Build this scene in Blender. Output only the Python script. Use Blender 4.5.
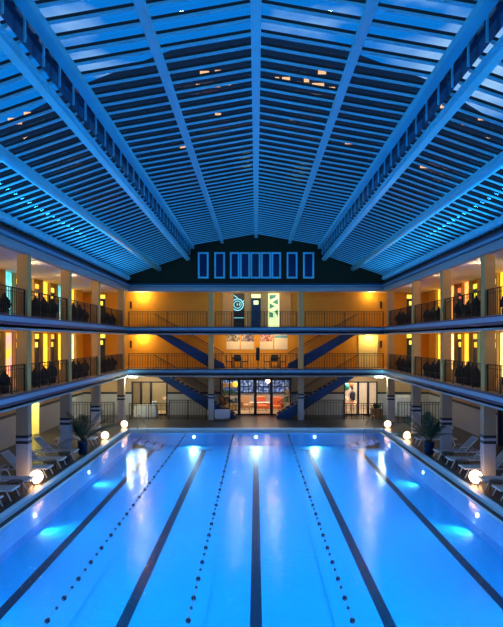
import bpy, bmesh, math, random
from mathutils import Vector, Matrix
random.seed(7)
PI = math.pi
S = bpy.context.scene
COL = S.collection
for o in list(bpy.data.objects): bpy.data.objects.remove(o)

# ------------------------------------------------------------ camera, world, exposure
FPX = 560.0
CZ = 5.4
cam = bpy.data.cameras.new('camera'); cam.sensor_fit = 'VERTICAL'; cam.sensor_height = 36
cam.lens = FPX/627*36; cam.clip_end = 400
cam.shift_x = -(256-251.5)/627; cam.shift_y = (340-313.5)/627
co = bpy.data.objects.new('camera', cam); COL.objects.link(co)
co.location = (0, 0, CZ); co.rotation_euler = (PI/2, 0, 0); S.camera = co
S.view_settings.view_transform = 'Standard'; S.view_settings.look = 'None'
S.view_settings.gamma = 1; S.view_settings.use_curve_mapping = False
S.view_settings.exposure = 0.0

w = bpy.data.worlds.new('dusk_sky'); S.world = w; w.use_nodes = True
nt = w.node_tree; nt.nodes.clear()
out = nt.nodes.new('ShaderNodeOutputWorld'); bg = nt.nodes.new('ShaderNodeBackground')
tc = nt.nodes.new('ShaderNodeTexCoord'); nz = nt.nodes.new('ShaderNodeTexNoise')
mp = nt.nodes.new('ShaderNodeMapping'); mp.inputs['Scale'].default_value = (1, 1.0, 2.5)
nz.inputs['Scale'].default_value = 3.2; nz.inputs['Detail'].default_value = 5
cr = nt.nodes.new('ShaderNodeValToRGB')
cr.color_ramp.elements[0].position = .48; cr.color_ramp.elements[0].color = (.004, .21, .68, 1)
cr.color_ramp.elements[1].position = .64; cr.color_ramp.elements[1].color = (.50, .72, 1.0, 1)
nt.links.new(tc.outputs['Generated'], mp.inputs['Vector']); nt.links.new(mp.outputs[0], nz.inputs['Vector'])
nt.links.new(nz.outputs['Fac'], cr.inputs['Fac']); nt.links.new(cr.outputs[0], bg.inputs['Color'])
bg.inputs['Strength'].default_value = 1.15
nt.links.new(bg.outputs[0], out.inputs['Surface'])

def lamp(name, kind, loc, energy, color, target=None, size=.2, size_y=None, spot=None, blend=.6, spread=None):
    l = bpy.data.lights.new(name, kind); l.energy = energy; l.color = color
    if kind == 'AREA':
        l.size = size
        if size_y: l.shape = 'RECTANGLE'; l.size_y = size_y
        if spread: l.spread = spread
    else: l.shadow_soft_size = size
    if kind == 'SPOT': l.spot_size = spot; l.spot_blend = blend
    o = bpy.data.objects.new(name, l); COL.objects.link(o); o.location = loc
    if target is not None:
        o.rotation_euler = (Vector(target)-Vector(loc)).to_track_quat('-Z', 'Y').to_euler()
    return o

BLUE = (.02, .38, .90)
def strip_lamp(name, loc, energy, color, direction, w_, l_, spread=None):
    """rectangular area lamp whose long side runs along world Y"""
    o = lamp(name, 'AREA', loc, energy, color, None, w_, l_, spread=spread)
    z = -Vector(direction).normalized(); y = Vector((0,1,0)); x = y.cross(z).normalized(); y = z.cross(x)
    o.rotation_euler = Matrix((x, y, z)).transposed().to_euler(); return o
# added blue fill strips along both eaves, no fixtures (they wash the roof steel)
for s in (-1, 1):
    for y in (4, 9.5, 15, 20.5, 26, 31.5):
        strip_lamp('roof_fill_strip', (s*7.95, y, 9.0), 92, BLUE, (-s*6.5, 0, 3.0), .15, 5.3)
# blue area fill added at girder height to light the pool evenly
for s in (-1, 1):
    for y in (3.5, 9.5, 15.5, 21.5, 27.5):
        strip_lamp('pool_fill_strip', (s*4.42, y, 10.5), 160, (.25, .66, 1.0), (-s*.12, 0, -1), .25, 5.0, spread=math.radians(62))
# underwater pool lamps
PLY = (6.1, 12.0, 17.9, 23.7, 29.7)
PW = (.60, .82, 1.0)
for s in (-1, 1):
    for y in PLY:
        lamp('pool_lamp', 'SPOT', (s*7.05, y, -.25), 300, PW, (s*3.6, y+(1.6 if y > 29 else -.2), -1.6), size=.12, spot=math.radians(118), blend=.9)
for x in (-3.6, 0, 3.4):
    lamp('pool_lamp', 'SPOT', (x, 32.38, -.25), 230, PW, (x, 30.4, -1.0), size=.12, spot=math.radians(118), blend=.9)

# ------------------------------------------------------------ materials
MATS = {}
def mat(name, col, rough=.6, metal=0, emit=0, ecol=None, var=.12, scale=6, bump=0, spec=None):
    if name in MATS: return MATS[name]
    m = bpy.data.materials.new(name); m.use_nodes = True; n = m.node_tree; b = n.nodes['Principled BSDF']
    b.inputs['Roughness'].default_value = rough; b.inputs['Metallic'].default_value = metal
    if spec is not None: b.inputs['Specular IOR Level'].default_value = spec
    c = (*col, 1)
    t = n.nodes.new('ShaderNodeTexCoord'); z = n.nodes.new('ShaderNodeTexNoise')
    z.inputs['Scale'].default_value = scale; z.inputs['Detail'].default_value = 4
    n.links.new(t.outputs['Object'], z.inputs['Vector'])
    mx = n.nodes.new('ShaderNodeMix'); mx.data_type = 'RGBA'
    mx.inputs['A'].default_value = tuple(v*(1-var) for v in col)+(1,)
    mx.inputs['B'].default_value = tuple(min(1, v*(1+var)) for v in col)+(1,)
    n.links.new(z.outputs['Fac'], mx.inputs['Factor']); n.links.new(mx.outputs['Result'], b.inputs['Base Color'])
    if bump:
        bp = n.nodes.new('ShaderNodeBump'); bp.inputs['Strength'].default_value = bump
        n.links.new(z.outputs['Fac'], bp.inputs['Height']); n.links.new(bp.outputs[0], b.inputs['Normal'])
    if emit:
        b.inputs['Emission Color'].default_value = (*(ecol or col), 1); b.inputs['Emission Strength'].default_value = emit
    MATS[name] = m; return m

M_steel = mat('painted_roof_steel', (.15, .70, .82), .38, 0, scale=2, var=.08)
M_shadeblack = mat('black_painted_shade', (.012, .014, .018), .6)  # black painted for the shade on purlin webs and the cornice shadow gap
M_gable = mat('dark_green_gable_plaster', (.026, .028, .016), .85, scale=3, spec=.1)
M_ochre = mat('ochre_plaster', (.80, .37, .03), .75, scale=2, var=.10)
M_tan = mat('tan_plaster', (.42, .27, .15), .75, scale=2)
M_khaki = mat('khaki_pilaster_paint', (.50, .38, .15), .7, scale=3)
M_cream = mat('cream_column_paint', (.70, .39, .12), .65, scale=3)
M_white = mat('white_wainscot_paint', (.42, .42, .44), .6, scale=3)
M_navyband = mat('dark_navy_band', (.012, .018, .035), .5)
M_fascia = mat('pale_blue_fascia_paint', (.17, .42, .56), .5, scale=4)
M_lip = mat('navy_fascia_moulding', (.02, .045, .11), .5)
M_beam = mat('grey_edge_beam_paint', (.34, .37, .37), .6, scale=3)
M_ceil = mat('white_soffit_paint', (.75, .72, .76), .7)
M_iron = mat('black_wrought_iron', (.012, .012, .014), .45, .3)
M_bluedoor = mat('deep_blue_door_paint', (.008, .04, .13), .4)
M_stair = mat('deep_blue_stringer_paint', (.005, .04, .15), .45)
M_deck = mat('dark_brown_deck_tile', (.075, .058, .052), .32, scale=12, var=.3)
M_coping = mat('pale_pool_coping', (.36, .60, .80), .4, scale=8)
M_grate = mat('dark_gutter_grate', (.008, .012, .02), .5)
M_sling = mat('pale_grey_sling_fabric', (.36, .34, .34), .8)
M_alu = mat('white_lacquered_aluminium', (.72, .73, .76), .4)
M_black = mat('black_lacquer', (.015, .017, .022), .4)
M_glassdark = mat('dark_blue_window_pane', (.01, .03, .10), .12)
M_leaf = mat('dark_green_palm_leaf', (.016, .05, .018), .5, var=.4, scale=9)
M_shrub = mat('near_black_shrub_leaf', (.01, .014, .010), .8, var=.5, scale=30, bump=.6)
M_stem = mat('brown_palm_stem', (.12, .08, .04), .8)
M_bluepot = mat('glazed_blue_pot', (.006, .025, .09), .25)
M_globe = mat('lit_opal_globe', (.95, .9, .85), .5, emit=11, ecol=(1, .55, .28), var=.02)
M_chrome = mat('polished_steel', (.5, .52, .55), .2, 1)
M_frame = mat('black_door_frame', (.01, .011, .014), .35)
M_rope = mat('grey_lane_rope', (.16, .22, .28), .6)
M_float = mat('dark_navy_lane_float', (.006, .012, .05), .4)
M_cloth = mat('white_table_cloth', (.72, .7, .62), .85)
M_clothblue = mat('pale_blue_towel', (.55, .62, .78), .9)
M_wood = mat('warm_brown_wood', (.20, .10, .045), .5, var=.3)
M_orange = mat('orange_upholstery', (.75, .20, .06), .7)
M_teal = mat('teal_lacquer', (.05, .50, .48), .5)
M_floorint = mat('pale_lobby_floor', (.62, .5, .36), .3)
M_lampglass = mat('white_lit_diffuser', (.9, .95, .9), .5, emit=8, ecol=(.75, 1, .85))
M_warmglass = mat('warm_lit_diffuser', (1, .8, .5), .5, emit=8, ecol=(1, .65, .25))
M_sign = mat('black_sign_plate', (.02, .02, .02), .5)

def pool_tile(name, col, line=None):
    m = bpy.data.materials.new(name); m.use_nodes = True; n = m.node_tree; b = n.nodes['Principled BSDF']
    t = n.nodes.new('ShaderNodeTexCoord'); br = n.nodes.new('ShaderNodeTexBrick')
    br.offset = 0; br.inputs['Scale'].default_value = 5; br.inputs['Mortar Size'].default_value = .012
    br.inputs['Brick Width'].default_value = .5; br.inputs['Row Height'].default_value = .5
    br.inputs['Color1'].default_value = (*col, 1); br.inputs['Color2'].default_value = tuple(v*.93 for v in col)+(1,)
    br.inputs['Mortar'].default_value = tuple(v*.85 for v in col)+(1,)
    n.links.new(t.outputs['Object'], br.inputs['Vector']); n.links.new(br.outputs['Color'], b.inputs['Base Color'])
    b.inputs['Roughness'].default_value = .5; MATS[name] = m; return m
M_pool = pool_tile('blue_pool_tile', (.006, .40, .80))
M_poolwall = pool_tile('light_blue_pool_wall_tile', (.22, .55, .92))
M_lane = mat('navy_lane_line_tile', (.001, .005, .03), .5)

def water_mat():
    m = bpy.data.materials.new('pool_water_surface'); m.use_nodes = True; n = m.node_tree; n.nodes.clear()
    o = n.nodes.new('ShaderNodeOutputMaterial'); mx = n.nodes.new('ShaderNodeMixShader')
    tr = n.nodes.new('ShaderNodeBsdfTransparent'); tr.inputs['Color'].default_value = (.80, .95, 1, 1)
    gl = n.nodes.new('ShaderNodeBsdfGlossy'); gl.inputs['Roughness'].default_value = .05
    fr = n.nodes.new('ShaderNodeFresnel'); fr.inputs['IOR'].default_value = 1.33
    t = n.nodes.new('ShaderNodeTexCoord'); z = n.nodes.new('ShaderNodeTexNoise')
    z.inputs['Scale'].default_value = 5.5; z.inputs['Detail'].default_value = 3; z.inputs['Roughness'].default_value = .6
    bp = n.nodes.new('ShaderNodeBump'); bp.inputs['Strength'].default_value = .45; bp.inputs['Distance'].default_value = .024
    n.links.new(t.outputs['Object'], z.inputs['Vector']); n.links.new(z.outputs['Fac'], bp.inputs['Height'])
    n.links.new(bp.outputs[0], gl.inputs['Normal']); n.links.new(bp.outputs[0], fr.inputs['Normal'])
    n.links.new(fr.outputs[0], mx.inputs[0]); n.links.new(tr.outputs[0], mx.inputs[1]); n.links.new(gl.outputs[0], mx.inputs[2])
    n.links.new(mx.outputs[0], o.inputs['Surface']); return m
M_water = water_mat()

def glass_mat(name, tint, rough=.02):
    m = bpy.data.materials.new(name); m.use_nodes = True; n = m.node_tree; n.nodes.clear()
    o = n.nodes.new('ShaderNodeOutputMaterial'); mx = n.nodes.new('ShaderNodeMixShader')
    tr = n.nodes.new('ShaderNodeBsdfTransparent'); tr.inputs['Color'].default_value = (*tint, 1)
    gl = n.nodes.new('ShaderNodeBsdfGlossy'); gl.inputs['Roughness'].default_value = rough
    fr = n.nodes.new('ShaderNodeFresnel'); fr.inputs['IOR'].default_value = 1.45
    n.links.new(fr.outputs[0], mx.inputs[0]); n.links.new(tr.outputs[0], mx.inputs[1]); n.links.new(gl.outputs[0], mx.inputs[2])
    n.links.new(mx.outputs[0], o.inputs['Surface']); return m
M_roofglass = glass_mat('roof_glass', (.62, .80, .92))
M_glass = glass_mat('clear_door_glass', (.9, .92, .92))

def art_mat(name, c1, c2, scale=6, kind='voronoi', emit=1.6, thr=.5, c3=None):
    m = bpy.data.materials.new(name); m.use_nodes = True; n = m.node_tree; b = n.nodes['Principled BSDF']
    t = n.nodes.new('ShaderNodeTexCoord')
    if kind == 'voronoi': z = n.nodes.new('ShaderNodeTexVoronoi'); f = z.outputs['Distance']
    elif kind == 'wave': z = n.nodes.new('ShaderNodeTexWave'); z.inputs['Distortion'].default_value = 3; z.bands_direction = 'DIAGONAL'; f = z.outputs['Fac']
    else: z = n.nodes.new('ShaderNodeTexNoise'); f = z.outputs['Fac']
    z.inputs['Scale'].default_value = scale
    r = n.nodes.new('ShaderNodeValToRGB'); r.color_ramp.elements[0].color = (*c1, 1); r.color_ramp.elements[1].color = (*c2, 1)
    r.color_ramp.elements[0].position = max(0, thr-.12); r.color_ramp.elements[1].position = min(1, thr+.12)
    n.links.new(t.outputs['Object'], z.inputs['Vector']); n.links.new(f, r.inputs['Fac'])
    n.links.new(r.outputs[0], b.inputs['Base Color'])
    if emit: n.links.new(r.outputs[0], b.inputs['Emission Color']); b.inputs['Emission Strength'].default_value = emit
    return m

# ------------------------------------------------------------ mesh helpers
class MB:
    def __init__(s): s.bm = bmesh.new()
    def box(s, x0, x1, y0, y1, z0, z1, mi=0):
        v = [s.bm.verts.new(p) for p in ((x0,y0,z0),(x1,y0,z0),(x1,y1,z0),(x0,y1,z0),(x0,y0,z1),(x1,y0,z1),(x1,y1,z1),(x0,y1,z1))]
        for f in ((0,3,2,1),(4,5,6,7),(0,1,5,4),(1,2,6,5),(2,3,7,6),(3,0,4,7)):
            s.bm.faces.new([v[i] for i in f]).material_index = mi
        return s
    def tube(s, pts, r, n=8, mi=0, cap=True):
        pts = [Vector(p) for p in pts]; rs = r if isinstance(r, (list, tuple)) else [r]*len(pts)
        rings = []
        for i, p in enumerate(pts):
            a = pts[max(i-1, 0)]; b = pts[min(i+1, len(pts)-1)]; d = (b-a)
            d = d.normalized() if d.length > 1e-9 else Vector((0,0,1))
            up = Vector((0,0,1)) if abs(d.z) < .9 else Vector((0,1,0))
            u = d.cross(up).normalized(); v = u.cross(d)
            rings.append([s.bm.verts.new(p+rs[i]*(math.cos(2*PI*k/n)*u+math.sin(2*PI*k/n)*v)) for k in range(n)])
        for a, b in zip(rings, rings[1:]):
            for k in range(n): f = s.bm.faces.new((a[k], a[(k+1)%n], b[(k+1)%n], b[k])); f.smooth = n > 5; f.material_index = mi
        if cap:
            s.bm.faces.new(rings[0][::-1]).material_index = mi; s.bm.faces.new(rings[-1]).material_index = mi
        return s
    def lathe(s, prof, n=20, c=(0,0,0), mi=0):
        rings = [[s.bm.verts.new((c[0]+r*math.cos(2*PI*k/n), c[1]+r*math.sin(2*PI*k/n), c[2]+z)) for k in range(n)] for r, z in prof]
        for a, b in zip(rings, rings[1:]):
            for k in range(n): f = s.bm.faces.new((a[k], a[(k+1)%n], b[(k+1)%n], b[k])); f.smooth = True; f.material_index = mi
        s.bm.faces.new(rings[0][::-1]); s.bm.faces.new(rings[-1]); return s
    def prism(s, poly, a0, a1, axis='y', mi=0):
        def P(p, a): return (p[0], a, p[1]) if axis == 'y' else ((a, p[0], p[1]) if axis == 'x' else (p[0], p[1], a))
        A = [s.bm.verts.new(P(p, a0)) for p in poly]; B = [s.bm.verts.new(P(p, a1)) for p in poly]
        n = len(poly)
        for k in range(n): s.bm.faces.new((A[k], A[(k+1)%n], B[(k+1)%n], B[k])).material_index = mi
        s.bm.faces.new(A[::-1]).material_index = mi; s.bm.faces.new(B).material_index = mi
        return s
    def quad(s, pts, mi=0):
        s.bm.faces.new([s.bm.verts.new(p) for p in pts]).material_index = mi; return s
    def build(s, name, m, parent=None, label=None, bevel=0):
        bmesh.ops.recalc_face_normals(s.bm, faces=s.bm.faces)
        me = bpy.data.meshes.new(name); s.bm.to_mesh(me); s.bm.free()
        for q in (m if isinstance(m, (list, tuple)) else [m]): me.materials.append(q)
        o = bpy.data.objects.new(name, me); COL.objects.link(o)
        if parent: o.parent = parent
        if label: o['label'] = label
        if bevel:
            b = o.modifiers.new('bevel', 'BEVEL'); b.width = bevel; b.segments = 2; b.limit_method = 'ANGLE'
        return o

def tag(o, label=None, cat=None, group=None, kind=None):
    if label: o['label'] = label
    if cat: o['category'] = cat
    if group: o['group'] = group
    if kind: o['kind'] = kind
    return o
def empty(name, loc=(0,0,0), rz=0, label=None, cat=None, group=None, kind=None):
    o = bpy.data.objects.new(name, None); COL.objects.link(o); o.location = loc; o.rotation_euler = (0,0,rz)
    o.empty_display_size = .1
    return tag(o, label, cat, group, kind)
def struct(name, mb, m, label=None, cat='structure', parent=None, bevel=0):
    o = mb.build(name, m, parent, bevel=bevel)
    if not parent: tag(o, label, cat, None, 'structure')
    return o
def copy_tree(o, parent=None):
    c = o.copy(); COL.objects.link(c)
    if parent: c.parent = parent
    for ch in list(o.children): copy_tree(ch, c)
    return c
def put(proto, used, loc, rz=0, label=None, scale=None):
    """first call moves the prototype itself, later calls copy the tree"""
    o = proto if not used else copy_tree(proto)
    used.append(1)
    o.location = loc; o.rotation_euler = (0,0,rz)
    if scale: o.scale = scale
    if label: o['label'] = label
    return o
def dup(o, loc):
    c = o.copy(); COL.objects.link(c); c.location = loc; return c

# ------------------------------------------------------------ levels
DZ = .15                                   # deck above water
F2, F3 = 3.50, 6.25                        # gallery floors
WX, WY = 12.1, 39.2                        # side walls, far wall
GX, GY = 8.42, 36.7                        # gallery edges
YB = -3.0                                  # back end
COLY = [2.3, 6.9, 11.55, 16.2, 20.9, 25.55, 30.3, 36.0]
SIDE = {-1: 'left', 1: 'right'}

# ------------------------------------------------------------ swimming pool
pool = empty('floor_pool', (0,0,0), label='long rectangular blue tiled swimming pool set into the dark deck', cat='swimming pool', kind='structure')
PX, PY0, PY1, PD = 7.2, -.5, 32.5, -.70
MB().box(-PX-.1, PX+.1, PY0-.1, PY1+.1, PD-.25, PD).build('pool_floor', M_pool, pool)
for s in (-1, 1): MB().prism([(s*(PX+.12), -.02), (s*PX, -.02), (s*(PX-.26), -.45), (s*(PX-.26), PD), (s*(PX+.12), PD)], PY0-.1, PY1+.12).build('pool_wall', M_poolwall, pool)
MB().box(-PX, PX, PY1, PY1+.12, PD, -.02).build('pool_wall', M_poolwall, pool)
MB().box(-PX, PX, PY0-.12, PY0, PD, -.02).build('pool_wall', M_poolwall, pool)
for x in (-5.7, -2.86, 0, 2.86, 5.7):
    MB().box(x-.13, x+.13, PY0+1.2, PY1-1.6, PD, PD+.004).box(x-.45, x+.45, PY1-1.6, PY1-1.35, PD, PD+.004).build('lane_line', M_lane, pool)
wv = MB(); wv.quad([(-PX-.1, PY0-.1, 0), (PX+.1, PY0-.1, 0), (PX+.1, PY1+.1, 0), (-PX-.1, PY1+.1, 0)]).build('water', M_water, pool)
# gutter and coping round the pool
for s in (-1, 1):
    a = sorted((s*(PX+.12), s*(PX+.30))); MB().box(*a, PY0-.3, PY1+.30, -.3, .015).build('gutter_grate', M_grate, pool)
    a = sorted((s*(PX+.30), s*(PX+.52))); MB().box(*a, PY0-.5, PY1+.62, -.3, .16).build('coping', M_coping, pool)
MB().box(-PX-.12, PX+.12, PY1+.12, PY1+.34, -.3, .015).build('gutter_grate', M_grate, pool)
MB().box(-PX-.30, PX+.30, PY1+.34, PY1+.95, -.3, .16).build('coping', M_coping, pool)
MB().box(-PX-.12, PX+.12, PY0-.3, PY0-.12, -.3, .015).build('gutter_grate', M_grate, pool)
MB().box(-PX-.30, PX+.30, PY0-.5, PY0-.3, -.3, .16).build('coping', M_coping, pool)
# thin bright water lip
for s in (-1, 1): MB().box(*sorted((s*(PX-.0), s*(PX+.12))), PY0, PY1+.12, -.02, .012).build('overflow_lip', M_coping, pool)
MB().box(-PX, PX, PY1, PY1+.12, -.02, .012).build('overflow_lip', M_coping, pool)
# corner steps
for s in (-1, 1):
    for k in range(4):
        a = sorted((s*PX, s*(PX-.45*(4-k)-.1))); MB().box(*a, PY1-1.0, PY1, PD, -.64+k*.11).box(*sorted((s*(PX-.45*(4-k)-.1), s*(PX-.45*(4-k)))), PY1-1.0, PY1, -.64+k*.11, -.635+k*.11, mi=1).build('pool_step', [M_poolwall, M_lane], pool)
# lamps set in the walls
def pool_light(x, y, ax):
    m = MB()
    pts = [(0,0,0), (.04,0,0)] if ax == 'x' else [(0,0,0), (0,.04,0)]
    m.tube(pts, .09, 16); o = m.build('pool_light', mat('lit_pool_lamp_lens', (.9,.95,1), .4, emit=4, ecol=(.8,.93,1)), pool)
    o.location = (x, y, -.22)
for y in PLY: pool_light(-PX+.11, y, 'x'); pool_light(PX-.15, y, 'x')
for x in (-3.6, 0, 3.4): pool_light(x, PY1-.05, 'y')

# lane ropes with floats
fl = None
for xr, lab in ((-4.0, 'lane rope of dark floats nearest the left pool wall'), (-1.3, 'lane rope of dark floats just left of the centre line'), (1.85, 'only lane rope of dark floats right of the centre line')):
    t = empty('lane_rope', (xr, 0, .02), label=lab, cat='lane rope', group='floating lane ropes on the pool')
    MB().tube([(0, .6, 0), (0, PY1-.1, 0)], .009, 5).build('rope', M_rope, t)
    y = .9; i = 0
    while y < PY1-.4 and i < 98:
        if fl is None:
            m = MB(); m.lathe([(.012,-.05),(.045,-.035),(.055,0),(.045,.035),(.012,.05)], 10)
            fl = m.build('lane_float', M_float, t); fl.rotation_euler = (PI/2, 0, 0); fl.location = (0, y, 0)
        else:
            c = dup(fl, (0, y, 0)); c.parent = t
            c.scale = (1,1,1) if i % 2 else (.6,.6,.7)
        y += .44 + (.06 if i % 2 else 0); i += 1
# ------------------------------------------------------------ deck, walls
D = MB()
for s in (-1, 1): D.box(*sorted((s*(PX+.52), s*(WX+.2))), YB, WY+.2, -.1, DZ)
D.box(-PX-.52, PX+.52, PY1+.95, WY+.2, -.1, DZ); D.box(-PX-.52, PX+.52, YB, PY0-.5, -.1, DZ)
def tile_mat():
    m = bpy.data.materials.new('deck_tiles'); m.use_nodes = True; n = m.node_tree; b = n.nodes['Principled BSDF']
    t = n.nodes.new('ShaderNodeTexCoord'); br = n.nodes.new('ShaderNodeTexBrick'); br.offset = 0
    br.inputs['Scale'].default_value = 2.2; br.inputs['Mortar Size'].default_value = .01; br.inputs['Brick Width'].default_value = .66; br.inputs['Row Height'].default_value = .66
    br.inputs['Color1'].default_value = (.045,.034,.03,1); br.inputs['Color2'].default_value = (.033,.026,.024,1); br.inputs['Mortar'].default_value = (.015,.012,.012,1)
    n.links.new(t.outputs['Object'], br.inputs['Vector']); n.links.new(br.outputs['Color'], b.inputs['Base Color'])
    b.inputs['Roughness'].default_value = .33; return m
struct('floor', D, tile_mat(), 'dark brown tiled deck around the pool', 'floor')

# side walls: ground part has wainscot; alcove on the left
for s in (-1, 1):
    wl = empty('wall_'+SIDE[s], (0,0,0), label=f'{SIDE[s]} side wall behind the galleries', cat='wall', kind='structure')
    segs = [(YB, 29.7), (31.3, WY)] if s < 0 else [(YB, 26.9), (27.9, WY)]
    for a, b in segs:
        MB().box(*sorted((s*WX, s*(WX+.2))), a, b, DZ, 1.62).build('wainscot', M_white, wl)
        MB().box(*sorted((s*(WX-.015), s*(WX+.2))), a, b, 1.62, 1.76).build('wainscot_band', M_navyband, wl)
        MB().box(*sorted((s*WX, s*(WX+.2))), a, b, 1.76, 3.0).build('upper_wall', M_tan, wl)
    MB().box(*sorted((s*WX, s*(WX+.2))), YB, WY, F2, 5.95).build('gallery_wall', M_ochre, wl)
    MB().box(*sorted((s*WX, s*(WX+.2))), YB, WY, F3, 8.9).build('gallery_wall', M_ochre, wl)
    if s < 0:
        MB().box(-WX-1.4, -WX-1.2, 29.5, 31.5, DZ, 3.0).box(-WX-1.2, -WX-.01, 31.26, 31.4, DZ, 3.0).box(-WX-1.2, -WX-.2, 29.5, 29.7, DZ, 3.0).box(-WX-1.4, -WX-.0, 29.5, 31.5, 0, DZ).build('alcove', mat('pale_yellow_alcove_paint', (.85,.80,.48), .7), wl)
        lamp('alcove_lamp', 'POINT', (-WX-.6, 30.5, 2.7), 230, (1,.88,.3), size=.15)
    else:
        MB().box(WX+.1, WX+.2, 26.9, 27.9, DZ, 3.0).build('recess', M_navyband, wl)
        MB().box(WX-.06, WX+.1, 26.86, 26.95, DZ, 3.0).box(WX-.06, WX+.1, 27.85, 27.94, DZ, 3.0).build('recess_frame', M_lip, wl)

# ceilings of galleries
def slab(name, x0, x1, y0, y1, z0, z1, label, edge):
    """edge: list of (ax, coordinate, sign) fascia lines"""
    r = empty(name, (0,0,0), label=label, cat='gallery floor', kind='structure')
    MB().box(x0, x1, y0, y1, z0+.12, z1).build('slab', [M_tan], r)
    MB().box(x0, x1, y0, y1, z0+.08, z0+.12).build('soffit', M_ceil, r)
    ax, c, sg, a, b = edge
    def strip(o0, o1, za, zb, nm, m):
        u = sorted((c+sg*o0, c+sg*o1))
        mb = MB(); mb.box(u[0], u[1], a, b, za, zb) if ax == 'x' else mb.box(a, b, u[0], u[1], za, zb)
        mb.build(nm, m, r)
    strip(0, .10, z1-.05, z1+.01, 'edge_moulding', M_lip)
    strip(0, .08, z1-.21, z1-.05, 'fascia', M_fascia)
    strip(0, .05, z1-.33, z1-.21, 'edge_moulding', M_lip)
    strip(-.25, .0, z0, z1-.30, 'edge_beam', M_beam)
for s in (-1, 1):
    for lv, z in (('first', F2), ('second', F3)):
        a = sorted((s*(GX-.07), s*(WX+.2)))
        slab('floor_gallery_'+SIDE[s]+'_'+lv, a[0], a[1], YB, WY, z-.50, z, f'{lv} gallery floor slab along the {SIDE[s]} side', ('x', s*(GX-.07), -s, YB, GY-.1))
for lv, z in (('first', F2), ('second', F3)):
    slab('floor_gallery_far_'+lv, -GX+.07, GX-.07, GY-.15, WY+.1, z-.50, z, f'{lv} gallery floor slab across the far end', ('y', GY-.15, -1, -GX+.0, GX-.0))
# top: soffit + fascia under the roof
for s in (-1, 1):
    r = empty('trim_'+('1' if s < 0 else '2'), (0,0,0), label=f'{SIDE[s]} eave cornice under the glass roof', cat='cornice', kind='structure')
    a = sorted((s*(GX-.0), s*(WX+.2))); MB().box(*a, YB, WY, 8.72, 8.80).build('soffit', M_ceil, r)
    a = sorted((s*(GX-.0), s*(WX+.2))); MB().box(*a, YB, WY, 8.80, 9.55).build('cornice_core', M_shadeblack, r)
    a = sorted((s*(GX-.04), s*(GX+.22))); MB().box(*a, YB, GY, 8.56, 8.86).build('edge_beam', M_beam, r)
    a = sorted((s*(GX-.16), s*(GX+.0))); MB().box(*a, YB, GY-.1, 8.90, 9.00).build('cornice_strip', M_fascia, r)
    a = sorted((s*(GX-.22), s*(GX+.0))); MB().box(*a, YB, GY-.1, 9.00, 9.06).build('cornice_strip', M_lip, r)
    # ribbed roll of folded blind along the eave
    m = MB(); ys = [YB+.12*i for i in range(int((GY-.2-YB)/.12))]
    m.tube([(s*(GX-.12), y, 9.42) for y in ys], [(.15 + .03*math.sin(i*1.57)) for i in range(len(ys))], 12)
    m.build('blind_roll', M_steel, r)
r = empty('trim_3', (0,0,0), label='far cornice below the gable', cat='cornice', kind='structure')
MB().box(-GX, GX, GY-.02, WY+.1, 8.72, 8.80).build('soffit', M_ceil, r)
MB().box(-GX, GX, GY-.06, GY+.2, 8.60, 8.86).build('edge_beam', M_beam, r)
MB().box(-GX, GX, GY-.16, GY, 8.90, 8.98).build('cornice_strip', M_fascia, r)
MB().box(-GX, GX, GY-.22, GY, 9.03, 9.09).build('cornice_strip', M_lip, r)

# gable
def roof_z(x):
    x = abs(x)
    return 12.32-.175*x if x <= 4.3 else 10.98-.345*(x-4.3)
g = MB(); g.prism([(-GX-.2, 8.80), (GX+.2, 8.80), (GX+.2, 9.6), (4.31, 11.0), (4.29, 11.6), (0, 12.35), (-4.29, 11.6), (-4.31, 11.0), (-GX-.2, 9.6)], GY, GY+.3)
struct('wall_far_gable', g, M_gable, 'dark gable wall under the glass roof', 'wall')
def px(x, Y): return (x-256)*Y/FPX
def pz(y, Y): return CZ+(340-y)*Y/FPX
i = 0
for x0, x1 in ((198,208.6),(214.3,225),(230,239.5),(240,250),(250.5,260.5),(261,271),(271.5,281),(286.6,297.4),(303,314)):
    i += 1
    a, b = px(x0, GY), px(x1, GY); z0, z1 = pz(278.5, GY), pz(252.3, GY)
    t = empty(f'window_{i}', (0,0,0), label='narrow pale framed window high in the dark gable', cat='window', kind='structure')
    f = MB(); q = .11
    f.box(a, a+q, GY-.07, GY+.01, z0, z1).box(b-q, b, GY-.07, GY+.01, z0, z1).box(a+q, b-q, GY-.07, GY+.01, z0, z0+q).box(a+q, b-q, GY-.07, GY+.01, z1-q, z1)
    f.build('window_frame', M_steel, t); MB().box(a+q, b-q, GY-.03, GY, z0+q, z1-q).build('pane', M_glassdark, t)

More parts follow.
